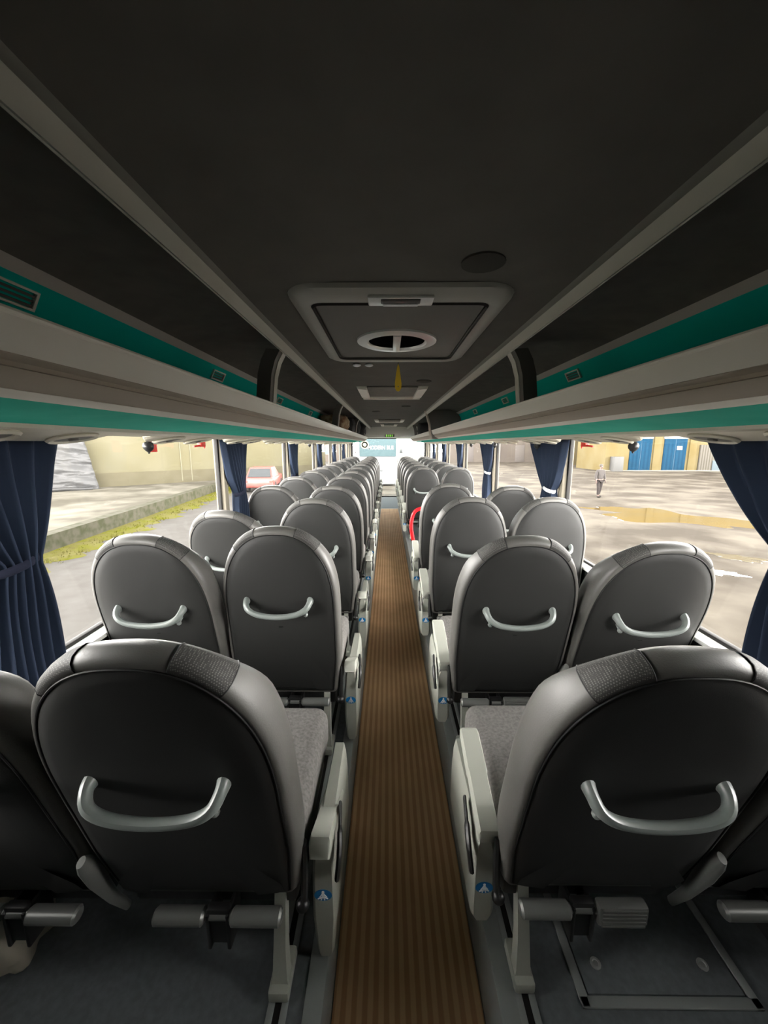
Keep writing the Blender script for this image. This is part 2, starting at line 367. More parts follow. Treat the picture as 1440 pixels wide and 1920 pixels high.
b = MB(); b.loft([[(x, y, z) for x, y in rrect(hx, hy, r)] for hx, hy, r, z in ((0.287, 0.399, 0.04, -0.021), (0.283, 0.395, 0.04, -0.027), (0.279, 0.391, 0.04, -0.021))], True); b.build('seal', M_rubber, h)
vr = MB(); vr.lathe([(0.172, -0.015), (0.17, -0.024), (0.155, -0.03), (0.128, -0.03), (0.122, -0.024), (0.12, -0.018)], 48, Matrix.Translation((0, 0.06, 0))); v = vr.build('vent_ring', M_chrome, h)
b = MB(); b.lathe([(0.12, -0.02), (0.11, -0.0185), (0.01, -0.018)], 40, Matrix.Translation((0, 0.06, 0))); b.build('vent_mouth', mat('vent_recess_shade', (0.003, 0.003, 0.003), 1.0, 0.0), v)  # flat disc, the dark of an uncut recess painted in as black
b = MB(); b.box(-0.016, 0.016, 0.06-0.122, 0.06+0.122, -0.034, -0.02, 0.004); b.build('vent_bar', M_chrome, v)
b = MB(); b.box(-0.10, 0.10, -0.47, -0.40, -0.032, -0.02, 0.006); l = b.build('latch', M_chrome, h)
b = MB(); b.box(-0.06, 0.06, -0.462, -0.425, -0.0345, -0.028, 0.003); b.build('latch_recess', M_dark, l)
b = MB(); b.box(-0.055, 0.055, -0.428, -0.412, -0.037, -0.028, 0.003); b.build('latch_plate', M_white, l)

def console(y, hx, hy, label):
    h = tag(empty('ceiling_console', (XC, y, CZ)), label, 'ceiling console', 'recessed ceiling consoles')
    b = MB(); b.box(-hx+0.07, hx-0.07, -hy, hy, -0.012, 0.0, 0.003); b.build('panel', M_felt, h)
    for s in (-1, 1):
        b = MB(); b.prism([(s*hx, 0.0), (s*(hx-0.085), 0.0), (s*(hx-0.085), -0.03), (s*(hx-0.01), -0.022)], -hy, hy); b.build('end_pad', M_lip, h)
    b = MB(); b.box(-hx+0.02, hx-0.02, hy-0.012, hy+0.012, -0.036, 0, 0.005); b.build('white_edge', M_cream, h)
console(3.5, 0.29, 0.30, 'dark recessed ceiling console behind the hanging yellow leaf')
console(7.6, 0.29, 0.30, 'pale ceiling console far along the roof before the clock')
console(9.3, 0.2, 0.25, 'small farthest ceiling console just before the green clock')
b = MB()
for dx in (-0.036, 0.034): b.ball((dx, 0, -0.004), 0.02, 14, (1.25, 0.7, 0.5))
lm = b.build('ceiling_lamp', M_white, None, (-0.14, 2.33, CZ-0.004)); tag(lm, 'pair of small white ceiling lamps behind the roof hatch', 'ceiling lamp')
M_sp = mat('dark_speaker_cloth', (0.06, 0.058, 0.052), 0.95, 0.05)
for x, y, lab in ((0.245, 1.08, 'dark oval speaker grille in the ceiling before the roof hatch'), (0.27, 2.95, 'dark oval speaker grille beside the hanging yellow leaf'), (-0.14, 4.1, 'dark oval grille just past the first ceiling console'), (0.23, 4.85, 'dark oval grille farther along the ceiling, blue-doors side'), (-0.16, 5.6, 'farthest dark oval grille in the ceiling, yellow-wall side')):
    b = MB(); b.lathe([(0.056, 0.004), (0.056, -0.003), (0.05, -0.005), (0.01, -0.003)], 24); s = b.build('ceiling_speaker', M_sp, None, (x, y, CZ+0.0)); s.scale = (1, 1, 1)
    tag(s, lab, 'speaker', 'ceiling speakers')
# hanging yellow leaf
b = MB(); pr = [(0, 0), (0.006, -0.02), (0.012, -0.06), (0.019, -0.11), (0.018, -0.135), (0.010, -0.15), (0, -0.155), (-0.010, -0.15), (-0.018, -0.135), (-0.019, -0.11), (-0.013, -0.06), (-0.006, -0.02)]
b.prism(pr, -0.002, 0.002); p = tag(empty('leaf_pendant', (0.062, 2.30, CZ-0.004)), 'yellow leaf-shaped pendant hanging from the ceiling behind the hatch', 'pendant')
b.build('card', M_yel, p)
b = MB(); b.tube([(0, 0, 0.004), (0.0, 0, -0.006)], 0.002, 6); b.build('string', M_dark, p)
b = MB(); b.ball((0, -0.003, -0.128), 0.004, 8, (1, 0.4, 1)); b.build('eyelet', M_groove, p)
# clock on the bulkhead
c = tag(empty('digital_clock', (0.06, 10.398, 1.765)), 'green-lit digital clock on the front bulkhead', 'clock')
b = MB(); b.box(-0.13, 0.13, -0.012, 0, -0.035, 0.035, 0.004); b.build('case', mat('clock_case', (0.2, 0.22, 0.16), 0.5), c)
for dx, wd in ((-0.075, 0.022), (-0.02, 0.016), (0.02, 0.016), (0.07, 0.012)):
    b = MB(); b.box(dx-wd/2, dx+wd/2, -0.016, -0.011, -0.025, 0.025); b.build('digit', M_green, c)
# luggage left in the racks
def bag(name, x, y, z, sx, sy, sz, mt, label, cat, seed):
    rnd = random.Random(seed); t = bmesh.new(); bmesh.ops.create_cube(t, size=1); bmesh.ops.subdivide_edges(t, edges=t.edges[:], cuts=5, use_grid_fill=True)
    for v in t.verts:
        n = v.co.normalized(); q = v.co*0.62 + n*0.42
        v.co = Vector((q.x*sx, q.y*sy, (q.z)*sz)) * (1+0.06*rnd.uniform(-1, 1))
    zmin = min(v.co.z for v in t.verts)
    for v in t.verts: v.co.z = max(v.co.z-zmin-0.012, 0)
    r = empty(name, (x, y, z)); b = MB(); b.add(t); b.build('body', mt, r, ang=180)
    b = MB(); b.tube(smoothpath([(-sx*0.2, 0, sz*0.8), (-sx*0.15, 0, sz*0.98), (sx*0.15, 0, sz*0.98), (sx*0.2, 0, sz*0.8)]), 0.007, 6); b.build('strap', M_dark, r)
    return tag(r, label, cat)
M_parc = mat('beige_package', (0.5, 0.4, 0.27), 0.8, noise=(14, (0.25, 0.14, 0.08), 3, 0.4, 0.6)); M_bag = mat('dark_bag_cloth', (0.025, 0.025, 0.027), 0.8)
SH = 1.712
bag('package', X(-1, 0.75), 5.35, SH, 0.26, 0.42, 0.16, M_parc, 'beige crumpled package in the rack, yellow-wall side', 'package', 1)
bag('travel_bag', X(-1, 0.73), 6.15, SH, 0.26, 0.40, 0.17, M_bag, 'dark travel bag next to the beige package in the rack', 'bag', 2)
bag('travel_bag', X(-1, 0.73), 7.2, SH, 0.27, 0.55, 0.2, M_bag, 'bulky black bag farther along the rack, yellow-wall side', 'bag', 3)
bag('travel_bag', X(-1, 0.73), 9.0, SH, 0.27, 0.6, 0.21, M_bag, 'farthest black bag in the rack, yellow-wall side', 'bag', 4)
bag('travel_bag', X(1, 0.73), 7.6, SH, 0.26, 0.5, 0.17, M_bag, 'dark bag in the far rack compartment, blue-doors side', 'bag', 5)

# ------------------------------------------------------------------ seats
SH2 = 0.230
def hw(z): return 0.214 + (SH2-0.214)*sst(z, 0, 0.22)
LT = 0.752; ZA = 0.40
def back_outline():
    right = []
    for k in range(5): a = R(-90+90*k/4); right.append((hw(0)-0.03+0.03*math.cos(a), 0.03+0.03*math.sin(a)))
    for k in range(1, 10): z = 0.03+(ZA-0.03)*k/9; right.append((hw(z), z))
    N = 22
    for k in range(1, N+1):
        a = math.pi/2*k/N; e = 2/2.4
        right.append((SH2*max(math.cos(a), 0)**e, ZA+(LT-ZA)*math.sin(a)**e))
    left = [(-x, z) for x, z in reversed(right[:-1])]
    return right + left
OUT = back_outline()
def _norm():
    n = len(OUT); out = []
    for i in range(n):
        a = Vector(OUT[i-1]); c = Vector(OUT[(i+1) % n]); t = (c-a).normalized(); out.append(Vector((t.y, -t.x)))
    return out
ON = _norm()
def ring(inset, y, ids=None, topk=1.0):
    r = []
    for i in (ids if ids is not None else range(len(OUT))):
        x, z = OUT[i]; tp = sst(z, 0.58, 0.75)
        k = inset*(1+0.2*tp*topk); p = Vector((x, z)) - ON[i]*k
        r.append((p.x, y*(1-0.42*tp), p.y))
    return r
RIM = ((0.019, 0.005), (0.013, 0.0045), (0.006, 0.012), (0.001, 0.028), (0.0, 0.05), (0.002, 0.078), (0.012, 0.102), (0.035, 0.118), (0.08, 0.12))
def build_seat(m, aisle):                        # m=+1: the aisle is on the +x side
    root = empty('coach_seat')
    BZ = 0.27
    b = MB(); b.loft([ring(i, y) for i, y in RIM] + [[(x*k, 0.12-0.01*(1-k), 0.36+(z-0.36)*k) for x, y, z in ring(0.08, 0)] for k in (0.8, 0.5, 0.1)], True, False, True)
    back = b.build('backrest', M_side, root, (0, 0, BZ), ang=60)
    b = MB(); b.loft([ring(0.021, 0.007), ring(0.025, 0.002), ring(0.048, -0.005), ring(0.09, -0.0105)] + [[(x*k, -0.0105-0.002*(1-k), 0.36+(z-0.36)*k) for x, y, z in ring(0.09, 0)] for k in (0.75, 0.5, 0.25, 0.05)], True, False, True)
    b.build('back_panel', M_back, back, ang=70)
    n = len(OUT); top = [i for i in range(n) if OUT[i][1] > ZA]
    for s in (-1, 1):
        ids = [i for i in top if 0.072 < s*OUT[i][0] < 0.165]
        b = MB(); b.loft([[(x, y-0.0006, z) for x, y, z in ring(i-0.0016, y, ids)] for i, y in RIM[:8]], False); o = b.build('mesh_patch', M_dots, back, ang=60)
        o['label'] = 'dotted mesh patch on the headrest'
    ids = [i for i in range(n) if OUT[i][1] > 0.02]; mid = ids.index(max(ids, key=lambda i: 0)) if False else 0
    start = [i for i in range(n) if OUT[i][1] > 0.02]
    b = MB(); b.tube(ring(0.0205, 0.0032, start), 0.0021, 6)
    for s in (-1, 1):
        for xx in (0.072, 0.165):
            c = min(top, key=lambda i: abs(OUT[i][0]-s*xx)); b.tube([ring(i-0.001, y, [c])[0] for i, y in RIM[:8]], 0.0015, 5)
    b.build('seam_piping', M_pipe, back)
    zz = 0.455
    pth = smoothpath([(-0.122, -0.002, zz+0.008), (-0.121, -0.026, zz+0.004), (-0.108, -0.046, zz-0.012), (-0.07, -0.053, zz-0.030), (0, -0.055, zz-0.038), (0.07, -0.053, zz-0.030), (0.108, -0.046, zz-0.012), (0.121, -0.026, zz+0.004), (0.122, -0.002, zz+0.008)], 4)
    b = MB(); nn = len(pth); b.tube(pth, [0.0125+0.0035*sst(abs(2*i/(nn-1)-1), 0.72, 1.0) for i in range(nn)], 12, (1.12, 0.85)); b.build('grab_handle', M_handle, back)
    b = MB(); b.tube([(m*0.106, -0.008, zz-0.030), (m*0.106, -0.03, zz-0.036)], [0.007, 0.006], 10); b.ball((m*0.106, -0.034, zz-0.040), 0.009, 10); b.build('coat_hook', M_handle, back)
    # cushion
    b = MB(); b.box(-0.215, 0.215, 0.03, 0.49, BZ+0.0, BZ+0.15, 0.045, None, 4); b.build('seat_cushion', M_seat, root)
    b = MB(); b.box(-0.2, 0.2, 0.03, 0.44, BZ-0.06, BZ+0.02, 0.012); b.build('seat_frame', M_dark, root)
    # foot bar
    fo_ = m*0.035; fz = 0.262
    fb = MB(); fb.tube([(fo_-0.14, -0.03, fz), (fo_+0.14, -0.03, fz)], 0.010, 10); f = fb.build('footrest', M_metal, root)
    for x0, x1 in ((-0.145, -0.03), (0.03, 0.145)):
        b = MB()
        if m < 0 and x0 > 0:                # wide ribbed pedal
            b.box(fo_+x0, fo_+x1, -0.046, -0.018, fz-0.032, fz+0.022, 0.008)
            for q in range(5): b.box(fo_+x0+0.008, fo_+x1-0.008, -0.0485, -0.044, fz-0.026+0.0105*q-0.0025, fz-0.026+0.0105*q+0.0025, 0.001)
        else: b.tube([(fo_+x0, -0.032, fz), (fo_+x0+0.005, -0.032, fz), (fo_+x1-0.005, -0.032, fz), (fo_+x1, -0.032, fz)], [0.012, 0.017, 0.017, 0.012], 14, (0.95, 1.15))
        b.build('foot_grip', M_metal, f)
    b = MB(); b.box(fo_-0.026, fo_+0.026, -0.035, -0.015, fz-0.075, fz+0.02, 0.005)
    b.box(fo_-0.027, fo_-0.018, -0.04, 0.03, fz-0.085, fz+0.01, 0.003); b.box(fo_+0.018, fo_+0.027, -0.04, 0.03, fz-0.085, fz+0.01, 0.003); b.build('pivot_bracket', M_dark, f)
    if aisle:
        # outer side cover under the armrest, its black recline lever and blue sticker
        xs = m*(0.262 if m > 0 else 0.243); yb = 0.045
        b = MB(); b.loft([[(xs+m*dx*w, yb+y, z) for dx, y in ((-0.030, 0.008), (-0.022, 0.0), (0.022, 0.0), (0.030, 0.012), (0.028, 0.33), (-0.02, 0.33))] for z, w in (((0.11, 0.6), (0.125, 0.95), (0.14, 1.0)) if m < 0 else ((0.02, 0.5), (0.03, 0.7), (0.14, 1.0))) + ((0.27, 0.95), (0.33, 0.8), (0.36, 0.55))], True, True, True)
        sc = b.build('side_cover', M_plast, root, ang=45)
        sy, sz, sx_ = yb-0.0004, 0.215, xs-m*0.002
        d = MB(); d.lathe([(0.021, 0.0), (0.021, -0.001), (0.004, -0.0012)], 24, Matrix.Translation((sx_, sy, sz)) @ Matrix.Diagonal((1.05, 1, 0.8, 1)) @ Matrix.Rotation(R(-90), 4, 'X'))
        st = d.build('sticker', M_blue, sc); st['label'] = 'blue oval sticker with a white seated figure'
        g = MB(); sy -= 0.0014
        for q in (((0, 0.0105), 0.0036), ((0, 0.003), 0.0048), ((0.001, -0.003), 0.0045)): g.lathe([(q[1], 0.0), (q[1]*0.9, -0.0006)], 12, Matrix.Translation((sx_+q[0][0], sy, sz+q[0][1])) @ Matrix.Rotation(R(-90), 4, 'X'))
        for (ax, az), (bx, bz) in (((0.002, 0.004), (0.009, -0.004)), ((-0.002, 0.004), (-0.009, -0.006)), ((0.002, -0.004), (0.012, -0.009)), ((-0.001, -0.005), (-0.013, -0.010)), ((0.001, -0.004), (0.004, -0.013)), ((-0.001, -0.004), (-0.005, -0.013))):
            g.tube([(sx_+ax, sy, sz+az), (sx_+bx, sy, sz+bz)], 0.0016, 6)
        g.build('sticker_figure', M_white, sc)
        arm = MB(); ang = R(16)
        sec = [(-0.024, -0.016), (-0.027, -0.004), (-0.022, 0.004), (0.022, 0.004), (0.027, -0.004), (0.025, -0.016)]
        rings = []
        for t, k, hgt, dz in ((-0.004, 0.8, 1.6, -0.012), (0.0, 0.95, 2.2, -0.004), (0.010, 1.0, 2.3, 0), (0.09, 0.98, 1.8, 0), (0.135, 0.98, 1.6, 0), (0.145, 1.07, 1.6, 0), (0.25, 1.05, 1.3, 0), (0.262, 0.98, 1.1, -0.002), (0.266, 0.75, 0.8, -0.005)):
            rings.append([(m*px*k, t, pz*hgt+dz) for px, pz in sec])
        arm.loft(rings, True, True, True); arm.build('armrest', M_plast, root, (xs, 0.02, 0.41), (ang, 0, 0), ang=40)
        b = MB()
        for dx in (-0.015, 0.0, 0.014): b.tube([(xs+m*dx, 0.058, 0.33), (xs+m*dx*0.9, 0.04, 0.40)], 0.005, 8)
        b.build('armrest_hinge', M_metal, root)
        b = MB(); b.tube(smoothpath([(xs+m*0.030, 0.16, 0.36), (xs+m*0.036, 0.10, 0.35), (xs+m*0.04, 0.05, 0.33), (xs+m*0.036, 0.03, 0.285)]), [0.008]*7+[0.012]*6+[0.011]*6, 8, (1.2, 0.6)); b.build('recline_lever', M_dark, root)
        b = MB(); b.tube([(m*0.224, 0.02, 0.40), (m*0.224, 0.015, 0.32), (m*0.222, 0.005, 0.25)], [0.010, 0.012, 0.011], 8, (0.7, 1.2)); b.ball((m*0.22, 0.0, 0.25), 0.016, 10); b.build('recline_hinge', M_dark, root)
        # leg with its foot in the seat rail
        b = MB(); xl = m*(0.160 if m > 0 else 0.152)
        b.loft([[(xl+dx*w, y+dy, z) for dx, dy in ((-0.022, -0.014), (0.022, -0.014), (0.022, 0.02), (-0.022, 0.02))] for z, y, w in ((0.0, -0.005, 1.0), (0.03, -0.005, 1.0), (0.045, 0.0, 0.8), (0.12, 0.01, 0.66), (0.24, 0.035, 0.6), (0.29, 0.045, 0.6))], True, True, True)
        b.box(xl-0.025, xl+0.025, -0.035, 0.06, 0.006, 0.036, 0.007); b.build('leg', M_plast, root, ang=35)
        # folding armrest between this seat and its neighbour
        b = MB(); xm = -m*0.228
        b.tube([(xm, -0.065, 0.45), (xm, -0.055, 0.43), (xm, -0.035, 0.37), (xm, 0.0, 0.27), (xm+m*0.008, 0.03, 0.2)], [0.010, 0.017, 0.018, 0.012, 0.009], 12, (1.1, 0.8)); b.build('folding_armrest', M_metal, root)
    else:
        b = MB(); b.tube([(-m*0.19, 0.1, 0.2), (-m*0.245, 0.1, 0.2)], 0.015, 8); b.build('wall_mount', M_metal, root)
    return root
ORD = ['nearest', 'second', 'third', 'fourth', 'fifth', 'sixth', 'seventh', 'eighth', 'ninth', 'tenth', 'eleventh', 'twelfth', 'farthest']
rowsL = [0.73, 1.47, 2.25, 3.03] + [3.03+0.78*k for k in range(1, 10)]
rowsR = [0.75, 1.47, 2.25, 3.03] + [5.25+0.78*k for k in range(7)]
recl = {('L', 'a'): [15, 8, 9, 12, 9, 10, 11, 9, 10, 10, 9, 11, 10], ('L', 'w'): [16, 14.5, 23, 12, 11, 9, 11, 10, 9, 11, 10, 9, 10],
        ('R', 'a'): [17, 15, 6, 6, 9, 8, 10, 9, 11, 9, 10], ('R', 'w'): [19, 18.5, 6, 12.5, 9, 10, 9, 11, 8, 10, 9]}
SEATX = {('L', 'a'): -0.418, ('L', 'w'): -0.882, ('R', 'a'): 0.488, ('R', 'w'): 0.952}
protos = {}
for sd, rows, m in (('L', rowsL, 1), ('R', rowsR, -1)):
    for ps in 'aw':
        for i, y in enumerate(rows):
            key = (sd, ps)
            if key not in protos: protos[key] = o = build_seat(m, ps == 'a')
            else: o = copy_tree(protos[key])
            o.location = (SEATX[key], y, PZ)
            for ch in o.children:
                if sd == 'L' and i == 0 and ch.name.startswith('armrest') and 'hinge' not in ch.name: ch.rotation_euler = (R(-24), 0, 0)
                if ch.name.startswith('backrest'): ch.rotation_euler = (R(recl[key][i]), 0, 0)
            where = 'by the aisle' if ps == 'a' else 'by the window'
            wall = 'yellow-wall side' if sd == 'L' else 'blue-doors side'
            oname = ORD[i] if i < len(rows)-1 else 'farthest'
            extra = {('L', 'w', 2): ', leaning far back', ('R', 'a', 4): ', just past the red handrail', ('R', 'a', 3): ', just before the red handrail'}.get((sd, ps, i), '')
            tag(o, '%s black-backed coach seat %s, %s%s' % (oname, where, wall, extra), 'seat', 'coach seats in rows')

# ------------------------------------------------------------------ curtains
def curtain(m, P, kt, label, first=False):
    x = X(m, HW-0.035)
    a0, a1 = ((-0.12, 0.38 if first else 0.33) if m < 0 else (-0.11, 0.54))
    if m < 0: t0, t1, zt = 0.09, 0.21, 1.19
    else: t0, t1, zt = 0.06, 0.20, 1.22
    b0, b1 = ((0.0, 0.30) if m < 0 else (-0.06, 0.30))
    root = empty('curtain', (x, P, HEAD)); tag(root, label, 'curtain', 'navy window curtains')
    rows = []; N = 72; z_top, z_bot = 1.568, 0.60
    rnd = random.Random(int(P*100)+m); ph = rnd.uniform(0, 6)
    for r in range(46):
        v = r/45; z = z_top + (z_bot-z_top)*v
        if z >= zt:
            q = (z_top-z)/(z_top-zt); e = q**1.35*(1-0.12*math.sin(q*math.pi)); y0 = a0+(t0-a0)*e; y1 = a1+(t1-a1)*e
        else:
            q = (zt-z)/(zt-z_bot); e = q**0.75; y0 = t0+(b0-t0)*e; y1 = t1+(b1-t1)*e
        w = y1-y0; amp = 0.017+0.016*(1-min(1, w/0.45)); row = []
        for c in range(N+1):
            u = c/N; s = u*6.5*2*math.pi+ph+0.5*math.sin(u*7+z*3)
            row.append((m*-1*(amp*math.sin(s)+0.008*math.sin(u*5+z*9)), y0+w*u+0.006*math.sin(2*s)*w, z-HEAD))
        rows.append(row)
    b = MB(); b.loft(rows, False); cl = b.build('cloth', M_curt, root, ang=180)
    md = cl.modifiers.new('thick', 'SOLIDIFY'); md.thickness = 0.002
    b = MB(); yc = (t0+t1)/2; hwid = (t1-t0)/2+0.008
    pth = [(0.03*math.cos(a), yc+hwid*math.sin(a), zt-HEAD+0.012*math.sin(a)) for a in [2*math.pi*k/24 for k in range(25)]]
    b.tube(pth, 0.011, 8, (1.2, 0.5), False, up=(0, 0, 1)); b.build('tie', kt, root)
for m, nm in ((-1, 'yellow-wall side'), (1, 'blue-doors side')):
    for k, p in enumerate(PIL[1:7]):
        lab = ['nearest wide navy curtain, %s', 'second navy curtain gathered by its tie, %s', 'third navy curtain along the windows, %s', 'fourth navy curtain along the windows, %s', 'fifth navy curtain along the windows, %s', 'farthest navy curtain near the windscreen, %s'][k] % nm
        if m > 0 and k == 1: lab = 'second navy curtain gathered by a white tie, blue-doors side'
        curtain(m, p-(0.0 if m < 0 else 0.02), M_wtie if (m > 0 and k in (1, 2)) else M_tie, lab, k == 0)

# ------------------------------------------------------------------ small things on the window heads
def hammer(m, y, label):
    r = tag(empty('emergency_hammer', (X(m, HW-0.06), y, 1.532)), label, 'hammer', 'red emergency hammers')
    b = MB(); b.tube([(0, -0.075, -0.005), (0, -0.02, 0.0), (0, 0.05, 0.004)], [0.005, 0.006, 0.008], 8); b.build('handle', M_red, r)
    b = MB(); b.tube([(0, 0.05, 0.016), (0, 0.05, -0.016)], [0.008, 0.004], 8); b.build('head', M_red, r)
    b = MB(); b.box(-0.012, 0.012, -0.01, 0.045, -0.006, 0.022, 0.003); b.build('bracket', M_red, r)
hammer(-1, 2.22, 'red emergency hammer at the window head, yellow-wall side')
hammer(1, 2.26, 'red emergency hammer at the window head, blue-doors side')
b = MB(); b.box(-0.003, 0.003, -0.024, 0.024, -0.026, 0.026, 0.001); lb = b.build('safety_label', M_red, None, (X(-1, 1.12), 1.79, 1.531)); tag(lb, 'small red label at the window head behind the black knob', 'label')
def knob(m, y, label):
    r = tag(empty('hanging_knob', (X(m, 1.06), y, 1.558)), label, 'knob', 'black knobs under the racks')
    b = MB(); b.tube([(0, 0, 0), (0, 0, -0.012)], 0.006, 8); b.build('stem', M_dark, r)
    b = MB(); b.lathe([(0.006, -0.006), (0.016, -0.011), (0.022, -0.024), (0.02, -0.036), (0.012, -0.046), (0.005, -0.051), (0.003, -0.058)], 20); b.build('bulb', M_dark, r)
knob(-1, 1.655, 'black teardrop knob hanging beside the small red label')
knob(-1, 5.1, 'second black hanging knob along the rack, yellow-wall side')
knob(-1, 7.4, 'farthest black hanging knob, yellow-wall side')
for k in range(4): knob(1, 1.75+1.12*k, ['black teardrop knob hanging before the blue garage door', 'black hanging knob in front of the white-tied curtain', 'third black hanging knob along the rack, blue-doors side', 'farthest black hanging knob, blue-doors side'][k])
# stairwell handrail
r = tag(empty('stairwell_handrail', (0.3, 3.62, PZ)), 'bright red bent handrail at the middle stairwell', 'handrail')
b = MB(); b.tube(smoothpath([(0.02, 0, 0), (0.0, 0, 0.15), (-0.02, 0, 0.30), (-0.055, 0, 0.44), (-0.068, 0, 0.56), (-0.045, 0, 0.67), (0.02, 0, 0.715), (0.15, 0, 0.72), (0.42, 0, 0.72), (0.5, 0, 0.69), (0.53, 0, 0.6), (0.53, 0, 0.3), (0.53, 0, 0.0)]), 0.017, 12); b.build('tube', M_redpaint, r)
b = MB()
for x in (0.02, 0.53): b.lathe([(0.04, 0), (0.04, 0.008), (0.02, 0.012)], 16, Matrix.Translation((x, 0, 0)))
b.build('base_flange', M_redpaint, r)
# floor hatch with two bolts
r = tag(empty('floor_hatch', (0.68, 0.93, PZ)), 'dark floor hatch with round bolts behind the nearest blue-doors side seats', 'floor hatch')
b = MB(); b.box(-0.19, 0.19, -0.21, 0.21, 0, 0.005, 0.002); b.build('lid', M_floor, r)
b = MB()
for a in ((-0.215, -0.193, -0.235, 0.235), (0.193, 0.215, -0.235, 0.235), (-0.215, 0.215, -0.235, -0.213), (-0.215, 0.215, 0.213, 0.235)): b.box(*a, 0, 0.007, 0.003)
b.build('frame', M_edge, r)
for dx, dy in ((-0.143, -0.155), (0.13, -0.155), (-0.143, 0.06), (0.13, 0.06)):
    b = MB(); b.lathe([(0.013, 0.004), (0.013, 0.008), (0.008, 0.009), (0.007, 0.006)], 16, Matrix.Translation((dx, dy, 0))); b.build('bolt', M_chrome, r)
# crumpled beige sack by the wall
t = bmesh.new(); bmesh.ops.create_icosphere(t, subdivisions=4, radius=1)
for v in t.verts:
    k = 1+0.10*math.sin(7*v.co.x+3)+0.12*math.sin(9*v.co.y+v.co.z*4)+0.05*math.sin(21*v.co.z)
    v.co = Vector((v.co.x*0.07*k, v.co.y*0.11*k, max(v.co.z*0.15*k, -0.10)))
b = MB(); b.add(t); o = b.build('cloth_sack', mat('beige_sackcloth', (0.34, 0.31, 0.25), 0.9), None, (-0.985, 0.80, PZ+0.10), ang=180); tag(o, 'crumpled beige sack on the floor against the side wall', 'sack')

# ------------------------------------------------------------------ outside
GZ = EYE-2.75
M_yard = mat('wet_muddy_yard', (0.0375, 0.0318, 0.025), 0.95, 0.03, noise=(0.55, (0.079, 0.0696, 0.0563), 10, 0.4, 0.62), bump=(1.5, 0.6))
M_road = mat('grey_asphalt_lane', (0.0578, 0.0542, 0.0496), 0.95, 0.03, noise=(3, (0.0714, 0.068, 0.0635), 8, 0.3, 0.7))
b = MB(); b.box(-9.0, 90, -40, 140, GZ-0.2, GZ); struct(b.build('ground', M_yard))
b = MB(); b.box(-60, -1.6, -20, 140, GZ-0.1, GZ+0.01); struct(b.build('road', M_road))
# raised bank with stone kerb wall and moss
K0, K1 = Vector((-8.30, 8.1)), Vector((-9.83, 22.5)); kd = (K1-K0).normalized()
A = K0-kd*20; B = K1+kd*2.2; nrm = Vector((kd.y, -kd.x))                   # nrm points towards the coach
M_kerb = mat('mossy_stone_kerb', (0.0449, 0.0419, 0.0299), 0.9, 0.1, noise=(4, (0.0254, 0.027, 0.0134), 8, 0.4, 0.62))
M_slab = mat('weathered_paving', (0.0549, 0.0503, 0.0392), 0.95, 0.05, noise=(0.6, (0.109, 0.102, 0.0841), 10, 0.4, 0.62))
def quadbox(p0, p1, w0, w1, z0, z1, mt, nm):
    b = MB(); pts = [p0-nrm*w0, p1-nrm*w0, p1-nrm*w1, p0-nrm*w1]
    b.loft([[(p.x, p.y, z0) for p in pts], [(p.x, p.y, z1) for p in pts]], True, True, True); return b.build(nm, mt, smooth=False)
struct(quadbox(A, B, 0.0, 0.35, GZ, GZ+0.52, M_kerb, 'kerb'))
struct(quadbox(A, B, 0.3, 40, GZ, GZ+0.49, M_slab, 'pavement'))
M_moss = mat('yellow_green_moss', (0.062, 0.064, 0.0045), 0.95, 0.05, noise=(3, (0.07, 0.064, 0.02), 8, 0.35, 0.6))
rnd = random.Random(9); b = MB()
L = (B-A).length; NS = 260; rows = []
for i in range(NS+1):
    p = A+kd*(L*i/NS); wd = 0.75+0.35*math.sin(i*0.6)*math.sin(i*0.23)+rnd.uniform(-0.12, 0.12)
    rows.append([(p.x+nrm.x*w, p.y+nrm.y*w, GZ+0.012+hh) for w, hh in ((0.0, 0.10), (wd*0.3, 0.07+rnd.uniform(-.02, .02)), (wd*0.65, 0.04), (wd, 0.0))])
b.loft(rows, False)
for i in range(2600):                                                     # tufts
    p = A+kd*rnd.uniform(12, 36)+nrm*abs(rnd.gauss(0, 0.35)); hgt = rnd.uniform(0.03, 0.10)
    a = rnd.uniform(0, 6.28); c_, s_ = math.cos(a)*0.03, math.sin(a)*0.03; z = GZ+0.03
    vs = [b.bm.verts.new(q) for q in ((p.x-c_, p.y-s_, z), (p.x+c_, p.y+s_, z), (p.x+s_, p.y, z+hgt))]; b.bm.faces.new(vs)
tag(b.build('moss_strip', M_moss), 'yellow-green moss strip growing along the stone kerb', 'moss', kind='stuff')
# yellow wall
def slab(p0, p1, z0, z1, th, mt, nm):
    p0, p1 = Vector(p0), Vector(p1); d = (p1-p0).normalized(); n = Vector((-d.y, d.x))*th; b = MB()
    pts = [p0, p1, p1+n, p0+n]; b.loft([[(p.x, p.y, z0) for p in pts], [(p.x, p.y, z1) for p in pts]], True, True, True); return b.build(nm, mt, smooth=False)
M_ywall = mat('cream_yellow_render', (0.0571, 0.0517, 0.0305), 0.9, 0.1, noise=(0.5, (0.0647, 0.0593, 0.0389), 8, 0.35, 0.65))
BZ0 = GZ+0.48
WA, WB = Vector((-16.9, 18.8)), Vector((-10.7, 24.55)); wd_ = (WB-WA).normalized()
ww = tag(empty('boundary_wall', (WB.x, WB.y, BZ0)), 'long cream yellow rendered wall beyond the paved bank', 'wall')
def on_wall(nm, mt, t0, t1, z0, z1, th, out=0.0):
    p0 = WA+wd_*t0; p1 = WA+wd_*t1; nn = Vector((wd_.y, -wd_.x))*out
    o = slab(p0+nn, p1+nn, z0, z1, th, mt, nm); o.parent = ww; o.matrix_parent_inverse = Matrix.Translation((-WB.x, -WB.y, -BZ0)); return o
